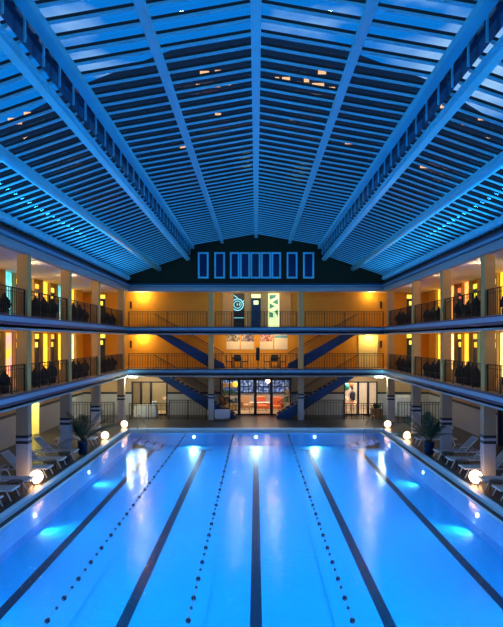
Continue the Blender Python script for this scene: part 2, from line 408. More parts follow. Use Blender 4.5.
# ------------------------------------------------------------ glass roof
roof = empty('ceiling', (0,0,0), label='pitched glass roof on pale steel beams', cat='ceiling', kind='structure')
RY0 = 1.6
def roofpart(nm, mb, m): return mb.build(nm, m, roof)
gz = .145
for s in (-1, 1):
    roofpart('roof_glass', MB().quad([(0, RY0, 12.32+gz), (s*4.3, RY0, roof_z(4.3)+gz), (s*4.3, GY, roof_z(4.3)+gz), (0, GY, 12.32+gz)]), M_roofglass)
    roofpart('roof_glass', MB().quad([(s*4.35, RY0, 10.97+gz), (s*8.5, RY0, roof_z(8.5)+gz), (s*8.5, GY, roof_z(8.5)+gz), (s*4.35, GY, 10.97+gz)]), M_roofglass)
NP = 63
def purlin_mesh():
    m = MB()
    for s in (-1, 1):
        for xa, xb in ((0, 4.25), (4.4, 8.4)):
            za, zb = roof_z(xa), roof_z(xb)
            if xa == 4.4: za = roof_z(4.4)
            A, B = s*xa, s*xb
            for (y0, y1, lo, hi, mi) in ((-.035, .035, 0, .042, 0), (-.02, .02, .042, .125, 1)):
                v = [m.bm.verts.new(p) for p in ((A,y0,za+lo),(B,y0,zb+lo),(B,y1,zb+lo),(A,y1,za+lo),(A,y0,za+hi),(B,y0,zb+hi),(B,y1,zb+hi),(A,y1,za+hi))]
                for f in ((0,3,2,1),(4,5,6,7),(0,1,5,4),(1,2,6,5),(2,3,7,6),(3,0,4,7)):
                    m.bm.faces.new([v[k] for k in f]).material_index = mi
    return m
p0 = purlin_mesh().build('purlin', [M_steel, M_shadeblack], roof); p0.location = (0, GY-.3, 0)
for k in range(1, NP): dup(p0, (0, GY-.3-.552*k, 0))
# beams
def beam(x, z, wd, h, nm='roof_beam', bev=.03):
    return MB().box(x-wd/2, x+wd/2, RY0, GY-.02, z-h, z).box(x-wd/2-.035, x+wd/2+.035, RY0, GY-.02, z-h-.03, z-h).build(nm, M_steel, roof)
beam(0, 12.34, .15, .22, 'ridge_beam')
for s in (-1, 1):
    beam(s*2.2, roof_z(2.2)+.02, .13, .20)
    # octagonal beam
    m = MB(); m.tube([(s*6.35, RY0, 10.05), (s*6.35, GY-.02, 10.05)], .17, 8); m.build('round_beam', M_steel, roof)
    # girder: upper chord, lower chord, posts
    beam(s*4.15, 11.6, .18, .20, 'girder_chord')
    MB().box(*sorted((s*4.31, s*4.63)), RY0, GY-.02, 10.68, 10.74).box(*sorted((s*4.37, s*4.57)), RY0, GY-.02, 10.60, 10.68).box(*sorted((s*4.41, s*4.45)), RY0, GY-.02, 10.74, 10.86).box(*sorted((s*4.58, s*4.63)), RY0, GY-.02, 10.74, 10.86).build('girder_chord', M_steel, roof)
    MB().quad([(s*4.37, RY0, 10.95), (s*4.37, GY, 10.95), (s*4.37, GY, 11.8), (s*4.37, RY0, 11.8)]).build('dark_gap_sheet', M_glassdark, roof)  # dark sheet added to darken the open gap between the chords
    q = MB().box(s*4.27-.02, s*4.27+.02, -.02, .02, 10.9, 11.5).build('girder_post', M_steel, roof); q.location = (0, GY-.6, 0)
    for k in range(1, 38): dup(q, (0, GY-.6-.92*k, 0))

# building outside, seen through the roof glass
M_out = mat('dark_outer_facade', (.03, .04, .055), .8)
px0 = lambda x: (x-256)*46/FPX
ob = empty('hotel_building', (0, 0, 0), label='dark stepped building with warm windows seen through the glass roof', cat='building')
m = MB(); m.box(-34, 34, 46, 56, 0, 18.5).prism([(-34,18.5),(-28,20.5),(-20,23.5),(-14,26.5),(-7,29.2),(0,30.4),(7,29.4),(14,26.8),(20,23.2),(28,20.8),(34,18.5)], 46.0, 56).build('facade', M_out, ob)
m2 = mat('warm_lit_outer_window', (.9,.5,.2), .5, emit=1.8, ecol=(1,.38,.12))
for wxp, wyp, wn_, hn in ((200,71,9,3),(215,70,6,3),(196,84,5,4),(206,83,14,4),(226,82,5,3),(275,77,4,3),(282,77,8,4),(304,78,5,4),(312,83,12,5),(328,87,7,4),(318,70,8,4),(215,113,6,2),(290,118,8,2),(332,98,5,3),(8,118,14,6),(24,112,7,4),(92,118,7,3),(440,103,9,5),(455,92,6,4),(478,116,8,4),(462,122,6,3),(70,160,8,3),(420,165,9,3),(345,142,7,2),(180,146,6,2)):
    Y = 45.95; xa, xb = px0(wxp), px0(wxp+wn_); za, zb = CZ+(340-wyp-hn)*Y/FPX, CZ+(340-wyp)*Y/FPX
    MB().box(xa, xb, Y, Y+.1, za, zb).build('window', m2, ob)

# ------------------------------------------------------------ columns
def column_proto(z0, z1, wx, wy, ground):
    t = empty('column')
    if ground:
        MB().box(-wx, wx, -wy, wy, z0, 1.55).build('lower_shaft', M_white, t, 'white painted lower shaft')
        MB().box(-wx-.01, wx+.01, -wy-.01, wy+.01, 1.55, 1.66).box(-wx, wx, -wy, wy, 1.66, 1.76, mi=1).box(-wx-.01, wx+.01, -wy-.01, wy+.01, 1.76, 1.87).build('band', [M_navyband, M_white], t)
        MB().box(-wx, wx, -wy, wy, 1.87, z1).build('upper_shaft', M_tan, t)
    else:
        MB().box(-wx, wx, -wy, wy, z0, z1).build('shaft', M_cream, t)
    return t
LEV = (('ground floor', DZ, 3.0, True), ('first gallery', F2, F3-.5, False), ('second gallery', F3, 8.56, False))
ordn = ['nearest', 'second', 'third', 'fourth', 'fifth', 'sixth', 'seventh', 'farthest']
for li, (ln, z0, z1, gr) in enumerate(LEV):
    proto = column_proto(z0, z1, .22 if gr else .20, .17, gr); used = []
    for s in (-1, 1):
        for k, y in enumerate(COLY):
            o = put(proto, used, (s*(GX+.24), y, 0), 0, f'{SIDE[s]} side square column on the {ln}, {ordn[k]} of its row')
            tag(o, None, 'column', f'{SIDE[s]} side columns, {ln}')
    for x, wh in ((-2.95, 'left'), (2.95, 'right')):
        o = put(proto, used, (x, GY+.22, 0), 0, f'{wh} one of two square columns in the middle of the far end, {ln}')
        tag(o, None, 'column', f'far end columns, {ln}'); o.scale = (.85, 1, 1)

# ------------------------------------------------------------ far wall
fw = empty('wall_far', (0,0,0), label='far wall behind the end galleries', cat='wall', kind='structure')
def wallbox(x0, x1, z0, z1, m, nm): MB().box(x0, x1, WY, WY+.2, z0, z1).build(nm, m, fw)
opens = [(-8.7, -6.2, 2.5), (-2.5, 2.45, 2.72), (6.15, 8.5, 2.5)]
xs = -WX-.2
for a, b, top in opens + [(WX+.2, None, None)]:
    wallbox(xs, a, DZ, 1.62, M_white, 'wainscot'); wallbox(xs, a, 1.76, 3.05, M_tan, 'upper_wall')
    MB().box(xs, a, WY-.015, WY+.2, 1.62, 1.76).build('wainscot_band', M_navyband, fw)
    if b is not None: wallbox(a, b, top, 3.05, M_tan, 'upper_wall'); xs = b
wallbox(-WX-.2, WX+.2, 3.05, 6.0, M_ochre, 'gallery_wall')
wallbox(-WX-.2, WX+.2, 6.0, 8.95, M_ochre, 'gallery_wall')

# glazed doors on the ground floor
def glazed(n, x0, x1, top, mull, label):
    t = empty(f'door_{n}', (0,0,0), label=label, cat='door', kind='structure')
    f = MB(); q = .06; y0, y1 = WY-.04, WY+.10
    f.box(x0, x0+q*1.4, y0, y1, DZ, top).box(x1-q*1.4, x1, y0, y1, DZ, top).box(x0+q, x1-q, y0, y1, top-q*1.5, top).box(x0+q, x1-q, y0, y1, DZ, DZ+.08)
    for mx, mw in mull: f.box(mx-mw, mx+mw, y0, y1, DZ, top)
    f.build('door_frame', M_frame, t)
    MB().box(x0+.02, x1-.02, WY+.02, WY+.03, DZ+.05, top-.05).build('glass_pane', M_glass, t)
glazed(1, -8.7, -6.2, 2.5, ((-8.05,.07), (-7.35,.08)), 'black framed glazed doors at the far left')
glazed(2, -2.5, 2.45, 2.72, ((-1.85,.04), (-1.18,.10), (-.05,.10), (1.08,.10)), 'black framed glazed lobby doors in the middle')
glazed(3, 6.15, 8.5, 2.5, ((7.15,.07), (7.85,.08)), 'black framed glazed doors at the far right')

# rooms behind the doors
def room(name, x0, x1, depth, mwall, lab):
    r = empty(name, (0,0,0), label=lab, cat='room', kind='structure')
    y0, y1 = WY+.2, WY+depth
    MB().box(x0, x1, y1, y1+.1, DZ, 3.0).build('back_wall', mwall, r)
    MB().box(x0-.1, x0, y0, y1+.1, DZ, 3.0).box(x1, x1+.1, y0, y1+.1, DZ, 3.0).build('side_wall', mwall, r)
    MB().box(x0, x1, y0, y1, 0, DZ).build('room_floor', M_floorint, r)
    MB().box(x0, x1, y0, y1, 2.95, 3.05).build('room_ceiling', M_ceil, r)
room('room_lobby', -3.6, 3.6, 4.5, mat('lobby_wall_paint', (.45,.42,.42), .7), 'lobby room behind the glazed doors')
room('room_left', -9.6, -5.4, 2.6, mat('brown_curtain', (.36,.31,.24), .8), 'dim room behind the left glazed doors')
room('room_right', 5.4, 9.4, 3.2, mat('pale_shop_wall', (.7,.6,.5), .8), 'bright room behind the right glazed doors')
WARM = (1, .62, .28); AMB = (1, .50, .10)
lamp('lobby_lamp', 'AREA', (0, 41.4, 2.9), 190, (1,.72,.45), (0, 41.4, 0), size=3.5, size_y=2.0)
lamp('left_room_lamp', 'AREA', (-7.5, 40.5, 2.9), 80, (1,.75,.4), (-7.5, 40.5, 0), size=1.5)
lamp('right_room_lamp', 'AREA', (7.3, 40.8, 2.9), 120, (1,.85,.68), (7.3, 40.8, 0), size=2)
# big blue window grid in the lobby back wall
bw = empty('window_10', (0,0,0), label='blue lit grid window at the back of the lobby', cat='window', kind='structure')
MB().box(-2.6, 2.6, 43.62, 43.66, 1.3, 2.8).build('pane', art_mat('blue_lit_lobby_pane', (.02,.05,.2), (.35,.55,1), 5, 'noise', .6, .56), bw)
m = MB()
for k in range(14): m.box(-2.6+.4*k-.03, -2.6+.4*k+.03, 43.54, 43.62, 1.3, 2.8)
for z in (1.3, 1.8, 2.3, 2.78): m.box(-2.6, 2.6, 43.54, 43.62, z-.03, z+.03)
m.build('window_frame', M_frame, bw)

def armchair(x, y, z, rz, lab, m=M_orange):
    t = empty('armchair', (x,y,z), rz, lab, 'armchair', 'lobby armchairs')
    MB().box(-.36,.36,-.32,.32,.18,.42).build('seat', m, t, bevel=.05)
    MB().prism([(-.34,.25),(.34,.25),(.40,.85),(.25,1.02),(-.25,1.02),(-.40,.85)], .26, .42).build('backrest', m, t, bevel=.04)
    for s in (-1, 1): MB().box(*sorted((s*.36, s*.46)), -.3, .36, .15, .62).build('armrest', m, t, bevel=.03)
    for sx in (-1, 1):
        for sy in (-1, 1): MB().tube([(sx*.3, sy*.26, 0), (sx*.3, sy*.26, .2)], .02, 8).build('leg', M_wood, t)
    return t
armchair(.45, 41.6, DZ, .2, 'orange armchair behind the middle lobby door', M_orange)
armchair(1.5, 41.4, DZ, -.3, 'orange armchair behind the right lobby pane', M_orange)
armchair(-.7, 42.2, DZ, .4, 'tan armchair deeper inside the lobby left of the centre', mat('tan_leather', (.5,.3,.15), .6))
def shelf_unit(x, y, lab, n=4):
    t = empty('shelf_unit', (x, y, DZ), 0, lab, 'shelf')
    for s in (-1, 1): MB().box(*sorted((s*.6, s*.64)), -.2, .2, 0, 2.0).build('side_panel', M_wood, t)
    for k in range(n): MB().box(-.6, .6, -.2, .2, .1+.55*k, .14+.55*k).build('shelf', M_wood, t)
    return t
shelf_unit(-1.9, 41.0, 'wooden shelf unit holding coloured boxes at the left of the lobby')
shelf_unit(2.75, 41.6, 'wooden shelf unit holding coloured boxes at the right of the lobby')
random.seed(5)
bc = [(.8,.55,.08),(.7,.2,.1),(.1,.3,.5),(.75,.7,.6),(.12,.35,.15),(.1,.08,.08)]
nn = 0
for sx, sy, sd in ((-1.9, 41.0, 'left'), (2.75, 41.6, 'right')):
    for k in range(4):
        for j in range(4):
            c = bc[(nn*5+j) % 6]; cn = ['yellow','red','blue','cream','green','black'][(nn*5+j) % 6]; h = random.uniform(.22, .4); nn += 1
            o = MB().box(-.1, .1, -.1, .1, 0, h).box(-.105, .105, -.105, .105, h*.8, h+.01).build('storage_box', mat('box_'+cn, c, .6))
            o.location = (sx-.42+.28*j, sy, DZ+.14+.55*k)
            tag(o, f'{cn} lidded box on the {["bottom","second","third","top"][k]} shelf, {["first","second","third","last"][j]} from the left, {sd} lobby shelf', 'box', 'boxes on the lobby shelves')
# lobby table and little round table
def table(name, x, y, z, w, d, h, m, lab, cat='table', grp=None):
    t = empty(name, (x,y,z), 0, lab, cat, grp)
    th = .10 if name == 'gallery_table' else .04
    MB().box(-w/2, w/2, -d/2, d/2, h-th, h).build('tabletop', m, t)
    for sx in (-1, 1):
        for sy in (-1, 1): MB().box(sx*(w/2-.04)-.02, sx*(w/2-.04)+.02, sy*(d/2-.04)-.02, sy*(d/2-.04)+.02, 0, h-.04).build('leg', m, t)
    return t
table('lobby_table', .3, 40.4, DZ, 1.6, .6, .75, M_cloth, 'long pale table just inside the lobby doors')
table('shop_table', 6.9, 40.3, DZ, .9, .5, .75, M_orange, 'small orange-brown table behind the right glazed doors')
def ball(name, x, y, z, r, m, lab, cat):
    o = MB().lathe([(r*math.sin(PI*k/12)+1e-4, -r*math.cos(PI*k/12)) for k in range(13)], 20).build(name, m); o.location = (x,y,z); return tag(o, lab, cat)
def pendant(x, y, z, r, m, lab):
    t = empty('pendant_lamp', (x,y,z), 0, lab, 'pendant lamp')
    MB().lathe([(r*math.sin(PI*k/12)+1e-4, -r*math.cos(PI*k/12)) for k in range(13)], 18).build('lamp_shade', m, t)
    MB().tube([(0,0,r*.9),(0,0,2.95-z)], .012, 6).build('cord', M_black, t); return t
pendant(6.5, 40.6, 2.0, .28, M_teal, 'teal ball pendant behind the right glazed doors')
pendant(7.0, 41.2, 2.1, .2, M_orange, 'orange ball pendant behind the right glazed doors')
pendant(-1.5, 40.4, 2.2, .2, mat('yellow_lit_shade', (1,.6,.05), .5, emit=1.5), 'yellow pendant lamp at the left of the lobby')
pendant(.9, 42.4, 2.3, .16, M_globe, 'small white globe pendant deep in the lobby')
def person(x, y, z, rz, lab, shirt, trousers):
    """standing figure grown from a skin skeleton"""
    t = empty('person', (x,y,z), rz, lab, 'person')
    V = [((0,0,.95),.14),((0,0,1.15),.13),((0,0,1.38),.15),((0,0,1.5),.06),((0,-.01,1.58),.085),((0,-.01,1.7),.09),
         ((.1,0,.9),.1),((.11,.0,.5),.065),((.11,.03,.08),.045),((.11,-.1,.03),.04),
         ((-.1,0,.9),.1),((-.11,-.05,.5),.065),((-.11,0,.08),.045),((-.11,-.13,.03),.04),
         ((.2,0,1.4),.06),((.27,0,1.12),.045),((.24,-.14,.9),.03),((.23,-.2,.83),.035),
         ((-.2,0,1.4),.06),((-.27,0,1.12),.045),((-.24,-.14,.9),.03),((-.23,-.2,.83),.035)]
    E = [(0,1),(1,2),(2,3),(3,4),(4,5),(0,6),(6,7),(7,8),(8,9),(0,10),(10,11),(11,12),(12,13),(2,14),(14,15),(15,16),(16,17),(2,18),(18,19),(19,20),(20,21)]
    me = bpy.data.meshes.new('body'); me.from_pydata([v[0] for v in V], E, [])
    o = bpy.data.objects.new('body', me); COL.objects.link(o); o.parent = t
    me.materials.append(mat('skin', (.55,.33,.22), .6))
    sk = o.modifiers.new('skin', 'SKIN'); 
    L = me.skin_vertices[0].data if me.skin_vertices else None
    if L is None:
        bm = bmesh.new(); bm.from_mesh(me); bm.verts.layers.skin.verify(); bm.to_mesh(me); bm.free(); L = me.skin_vertices[0].data
    for i, v in enumerate(V): L[i].radius = (v[1], v[1])
    L[0].use_root = True
    o.modifiers.new('sub', 'SUBSURF').levels = 1; o.modifiers['sub'].render_levels = 1
    MB().lathe([(.19,.85),(.2,.95),(.18,1.15),(.22,1.35),(.15,1.47),(.08,1.5)], 14).build('shirt', shirt, t)
    for s in (-1, 1): MB().tube([(s*.1,0,.95),(s*.115,-.01,.5),(s*.115,.02,.1)], [.13,.09,.07], 12).build('trouser_leg', trousers, t)
    MB().lathe([(.09,1.66),(.105,1.72),(.09,1.79),(.03,1.83)], 12).build('hair', M_black, t)
    return t
person(7.05, 41.0, DZ, .3, 'person in a dark top standing behind the right glazed doors', mat('dark_blue_shirt', (.03,.04,.09), .8), mat('pale_trousers', (.55,.45,.38), .8))

# ------------------------------------------------------------ upper far wall things
def door(n, x, y, z, rz, lab, h=2.02, w_=.84, glassm=None, mdoor=M_bluedoor):
    """door in local XZ plane facing -Y"""
    t = empty(n, (x,y,z), rz, lab, 'door', None, 'structure')
    MB().box(-w_/2-.07, -w_/2, -.06, 0, 0, h+.36).box(w_/2, w_/2+.07, -.06, 0, 0, h+.36).box(-w_/2, w_/2, -.06, 0, h, h+.05).box(-w_/2, w_/2, -.06, 0, h+.31, h+.36).build('door_frame', M_khaki, t)
    MB().box(-w_/2, w_/2, -.035, 0, 0, h).build('door_leaf', mdoor, t)
    MB().box(-w_/2, w_/2, -.03, 0, h+.05, h+.31).build('transom', glassm, t)
    MB().box(-w_/2+.16, w_/2-.16, -.045, -.035, h-.42, h-.14).build('door_window', glassm, t)
    MB().tube([(w_/2-.1, -.035, 1.0), (w_/2-.1, -.09, 1.0), (w_/2-.2, -.09, 1.0)], .012, 6).build('door_handle', M_chrome, t)
    return t
M_lit = {k: mat('lit_'+k, c, .4, emit=e*1.5, ecol=c, var=.25, scale=4) for k, c, e in (
    ('yellow', (1,.62,.06), 1.3), ('amber', (1,.42,.04), 1.2), ('pale_green', (.7,.85,.4), .8), ('red', (.95,.16,.05), 1.1), ('lime', (.75,.75,.06), 1.0), ('white', (1,.8,.5), 1.4))}
A_ = {'yellow': art_mat('yellow_mottled_glass', (1,.62,.05), (.9,.38,.02), 9, 'voronoi', 2.3, .45),
      'teal': art_mat('turquoise_glass', (.05,.55,.6), (.3,.85,.85), 3, 'noise', 1.3, .5),
      'orange': art_mat('orange_glass', (1,.28,.04), (1,.5,.12), 4, 'noise', 1.8, .5),
      'pink': art_mat('pink_and_yellow_glass', (1,.5,.03), (.9,.25,.4), 1.2, 'noise', 1.7, .52),
      'cream': art_mat('cream_glass', (1,.75,.35), (1,.55,.15), 5, 'noise', 2.2, .5),
      'rust': art_mat('rust_patterned_glass', (.35,.12,.02), (.8,.4,.08), 7, 'wave', .8, .5)}
# second gallery, middle bay: pilasters, blue door, two art windows
def panelx(x0, x1, z0, z1, m, nm, t, y0=WY-.05, y1=WY): MB().box(x0, x1, y0, y1, z0, z1).build(nm, m, t)
door('door_4', .0, WY, F3, 0, 'deep blue door in the middle of the second gallery', 2.05, .66, M_lit['pale_green'])
t = empty('window_11', (-1.19, WY, F3), label='black window with a teal circular line drawing, left of the blue door', cat='window', kind='structure')
MB().box(-.38, .38, -.04, 0, .05, 2.40).build('pane', M_sign, t)
M_tealline = mat('lit_teal_line', (.25,.8,.85), .5, emit=1.0)
def ring(cx, cz, r, th, a0=0, a1=2*PI, n=28):
    m = MB()
    for k in range(n):
        u, v = a0+(a1-a0)*k/n, a0+(a1-a0)*(k+1)/n
        P = [(cx+q*math.cos(an), cz+q*math.sin(an)) for q, an in ((r-th,u),(r+th,u),(r+th,v),(r-th,v))]
        P = [(min(.37,max(-.37,a)), b) for a, b in P]
        if max(p[0] for p in P)-min(p[0] for p in P) < 1e-4: continue
        m.prism(P, -.055, -.04)
    return m
ring(-.1, 1.62, .40, .03).build('line_drawing', M_tealline, t); ring(-.1, 1.62, .25, .022).build('line_drawing', M_tealline, t)
MB().box(-.15,-.10,-.055,-.04,1.55,1.72).box(.0,.05,-.055,-.04,1.55,1.72).build('line_drawing', M_tealline, t)
MB().prism([(.2,1.75),(.37,1.88),(.37,1.94),(.18,1.8)], -.055, -.04).prism([(.28,1.6),(.37,1.66),(.37,1.72),(.28,1.66)], -.055, -.04).prism([(-.37,2.25),(-.1,2.08),(-.08,2.12),(-.35,2.3)], -.055, -.04).build('line_drawing', M_tealline, t)
MB().box(-.36,.36,-.05,-.04,.68,.72).build('glazing_bar', M_tealline, t)
t = empty('window_12', (1.24, WY, F3), label='pale window with green zigzag shapes, right of the blue door', cat='window', kind='structure')
MB().box(-.38, .38, -.04, 0, .05, 2.40).build('pane', M_lit['pale_green'], t)
mg = mat('lit_green_shape', (.10,.38,.22), .5, emit=.35)
for P in (((-.30,2.3),(-.30,1.95),(.1,2.1),(.2,2.3)), ((.30,2.05),(.30,1.6),(-.12,1.78)), ((-.30,1.75),(-.30,1.3),(.1,1.5)), ((.3,1.35),(.3,.75),(.05,1.15)), ((-.30,1.1),(-.30,.72),(0,.72),(-.05,1.05))):
    MB().prism(P, -.052, -.04).build('green_shape', mg, t)
t = empty('trim_4', (0,0,0), label='khaki pilasters beside the middle doors of the second gallery', cat='pilaster', kind='structure')
for a, b in ((-.78,-.42),(.42,.80),(-2.35,-1.60),(1.66,2.45)): panelx(a, b, F3, 8.75, M_khaki if abs(a)<1 else M_cream, 'pilaster', t, WY-.12, WY+.02)

# first gallery posters
PST = (art_mat('poster_dark_sketch', (.05,.03,.03), (.95,.82,.6), 14, 'noise', 0, .56), art_mat('poster_blue_sketch', (.08,.05,.16), (.9,.8,.7), 12, 'noise', 0, .57),
       art_mat('poster_red_sketch', (.35,.02,.05), (.95,.85,.7), 13, 'noise', 0, .55), mat('poster_blue_sky', (.15,.45,.6), .6))
M_paper = mat('cream_poster_paper', (.92,.80,.62), .7, var=.04)
for k, (x0, x1, lab) in enumerate(((226.2,239.7,'poster with dark figures along its top, leftmost of four'), (240.8,254,'poster with dark violet figures along its top, left of the centre gap'), (259.8,273,'poster with red figures along its top, right of the centre gap'), (274.3,287.6,'poster with a blue strip along its top, rightmost of four'))):
    a, b = px(x0, WY), px(x1, WY); z0, z1 = pz(349.3, WY), pz(334.2, WY)
    t = empty('poster', ((a+b)/2, WY, z0), 0, lab, 'poster', 'posters on the ochre wall'); h = (b-a)/2
    MB().box(-h, h, -.03, 0, 0, z1-z0).build('sheet', M_paper, t)
    MB().box(-h, h, -.036, -.03, (z1-z0)*(.52 if k < 3 else .75), (z1-z0)*(.97 if k < 3 else .92)).build('printed_picture', PST[k], t)
    MB().box(-h-.02, h+.02, -.025, 0, -.03, 0).box(-h-.02, h+.02, -.025, 0, z1-z0, z1-z0+.02).build('frame', M_khaki, t)

# dark tables and chairs at the first gallery centre
def small_chair(x, y, z, rz, lab):
    t = empty('gallery_chair', (x,y,z), rz, lab, 'chair', 'dark chairs on the first gallery')
    MB().box(-.22,.22,-.22,.22,.42,.47).build('seat', M_black, t, bevel=.01)
    MB().box(-.24,.24,.17,.23,.44,.88).build('backrest', M_black, t, bevel=.01)
    for sx in (-1, 1):
        for sy in (-1, 1): MB().tube([(sx*.2, sy*.2, 0), (sx*.19, sy*.19, .43)], .016, 6).build('leg', M_black, t)
        MB().tube([(sx*.22,.19,.43),(sx*.22,.2,.86)], .014, 6).build('back_post', M_black, t)
    return t
for s, sd in ((-1, 'left'), (1, 'right')):
    table('gallery_table', s*1.28, 37.9, F2, .62, .6, .74, M_black, f'dark table on the first gallery, {sd} of the centre post', 'table', 'dark tables on the first gallery')
    small_chair(s*1.28-.54, 37.9, F2, PI/2, f'black chair at the left end of the {sd} gallery table')
    small_chair(s*1.28+.54, 37.9, F2, -PI/2, f'black chair at the right end of the {sd} gallery table')
    small_chair(s*1.28, 38.5, F2, 0, f'black chair behind the {sd} gallery table')
t = empty('speaker', (.12, 37.05, F2), 0, 'slim black loudspeaker on a post in the middle of the first gallery', 'speaker')
MB().box(-.12,.12,-.08,.08,.55,1.4).build('speaker_box', M_black, t, bevel=.02); MB().tube([(0,0,0),(0,0,.56)], .02, 8).build('pole', M_iron, t); MB().lathe([(.15,0),(.15,.02)], 16).build('base', M_iron, t)

# pale door in the right bay of first gallery
t = empty('door_5', (7.85, WY, F2), 0, 'pale yellow doorway in the right bay of the first gallery', 'door', None, 'structure')
MB().box(-.65,.65,-.03,0,0,2.2).build('door_leaf', mat('pale_yellow_door_paint', (.9,.72,.3), .6), t)
MB().box(-.72,-.65,-.06,0,0,2.27).box(.65,.72,-.06,0,0,2.27).box(-.65,.65,-.06,0,2.2,2.27).build('door_frame', M_khaki, t)
MB().tube([(.5,-.03,1.0),(.5,-.09,1.0),(.38,-.09,1.0)], .014, 6).build('door_handle', M_chrome, t)
n_ = 5
for s in (-1, 1):
    for z, ln in ((F2, 'first'), (F3, 'second')):
        n_ += 1; door(f'door_{n_}', s*10.9, WY, z, 0, f'narrow blue door in the {SIDE[s]} far corner of the {ln} gallery', 2.0, .7, M_lit['yellow'])

# ------------------------------------------------------------ side wall doors, windows, pilasters
DYS = [23.62, 25.98, 28.34, 30.70, 33.06, 35.42]
wcols = {(-1,1): ['cream','pink','cream','yellow','yellow','cream'], (-1,2): ['cream','teal','cream','yellow','teal','yellow'],
         (1,1): ['cream','cream','teal','yellow','cream','yellow'], (1,2): ['cream','yellow','rust','orange','orange','yellow']}
tr = ['yellow','white','yellow','amber','yellow','amber']
wn = 12
M_rustdark = mat('dark', (.02,.02,.02))
for s in (-1, 1):
    for li, z, top in ((1, F2, 2.25), (2, F3, 2.45)):
        pil = empty('trim_'+str(5+(0 if s<0 else 2)+li), (0,0,0), label=f'{SIDE[s]} side khaki pilasters between the doors, gallery {li}', cat='pilaster', kind='structure')
        for k, y in enumerate(DYS):
            n_ += 1
            col = tr[(k+li+(s>0)) % 6]
            if s > 0 and li == 2: col = ['white','yellow','yellow','lime','red','amber'][k]
            door(f'door_{n_}', s*WX, y, z, -s*PI/2 if s > 0 else PI/2, f'narrow blue cabin door with a lit {col} transom on the {SIDE[s]} wall, {ordn[k]} of its row, gallery {li}', 1.92, .80, M_lit[col])
            wn += 1; yw = y+1.18; cc = wcols[(s,li)][k]
            t = empty(f'window_{wn}', (s*WX, yw, z), -PI/2 if s > 0 else PI/2, f'{cc} lit tall glass panel on the {SIDE[s]} wall, {ordn[k]} of its row, gallery {li}', 'window', None, 'structure')
            MB().box(-.45,.45,-.05,0,.1,top).build('pane', A_[cc], t)
            MB().box(-.50,-.45,-.07,0,.0,top+.05).box(.45,.50,-.07,0,0,top+.05).build('window_frame', M_khaki, t)
            for yp in (y+.60, y+1.76):
                MB().box(*sorted((s*WX, s*(WX-.19))), yp-.08, yp+.08, z, z+top+.05 if li == 1 else 8.72).build('pilaster', M_khaki, pil)

# ------------------------------------------------------------ gallery ceiling lamps
lampn = []
proto_l = None
def ceiling_lamp(x, y, z, lab, power, color, size=.1):
    color = tuple(color)
    global proto_l
    if proto_l is None:
        proto_l = empty('ceiling_light'); proto_l['category'] = 'ceiling light'; proto_l['group'] = 'small gallery ceiling lamps'
        MB().lathe([(.10,-.03),(.12,0)], 16).build('lamp_body', M_frame, proto_l); MB().lathe([(.08,-.035),(.08,-.028)], 16).build('diffuser', M_warmglass, proto_l)
    put(proto_l, lampn, (x, y, z), 0, lab)
    lamp('gallery_lamp', 'POINT', (x, y, z-.20), power, color, None, size=.07)
for s in (-1, 1):
    for li, zc in ((1, F3-.42), (2, 8.72)):
        for k, y in enumerate((19.4, 24.0, 28.75, 34.3)):
            ceiling_lamp(s*9.6, y, zc, f'round ceiling lamp over the {SIDE[s]} side, {ordn[k]} of its row, gallery {li}', 22 if k < 3 else 6, (1,.66,.24))
for li, zc in ((1, F3-.42), (2, 8.72)):
    for x, p in ((-7.9, 70), (7.9, 62)):
        ceiling_lamp(x, 38.75, zc, f'round ceiling lamp over the {"left" if x<0 else "right"} bay of the far end, gallery {li}', p if li == 1 or x < 0 else 30, (1,.72,.22))
ceiling_lamp(-1.2, 38.0, F3-.42, 'round ceiling lamp above the left pair of posters', 55, (1,.68,.28))
ceiling_lamp(1.2, 38.0, F3-.42, 'round ceiling lamp above the right pair of posters', 55, (1,.68,.28))
ceiling_lamp(-1.3, 37.7, 8.72, 'round ceiling lamp above the black art window', 26, (1,.9,.75))
ceiling_lamp(1.3, 37.7, 8.72, 'round ceiling lamp above the green zigzag window', 26, (1,.85,.65))
# ground floor lamps
for s in (-1, 1):
    t = empty('wall_light', (s*8.15, 37.1, 2.93), 0, f'pale green-white lamp under the slab at the {SIDE[s]} corner', 'ceiling light')
    MB().box(-.3,.3,-.08,.08,0,.05).build('lamp_body', M_frame, t); MB().box(-.28,.28,-.06,.06,-.03,0).build('diffuser', M_lampglass, t)
    lamp('corner_lamp', 'POINT', (s*8.15, 36.4, 2.80), 75, (.8,1,.85), size=.08)
    lamp('corner_downlight', 'POINT', (s*10.6, 37.6, 2.6), 38 if s < 0 else 22, (1,.9,.45), size=.15)
    for y in (12, 17.5, 23, 28, 33):
        lamp('ground_gallery_lamp', 'POINT', (s*11.0, y, 2.75), 8, (1,.7,.45), size=.12)
lamp('entrance_lamp', 'SPOT', (0, 38.2, 2.9), 40, (1,.75,.4), (0, 38.2, 0), spot=math.radians(140))
lamp('left_bay_lamp', 'POINT', (-7.6, 37.5, 2.8), 70, (1,.9,.62), size=.1)
lamp('right_bay_lamp', 'POINT', (7.2, 38.2, 2.8), 30, (1,.8,.5), size=.1)

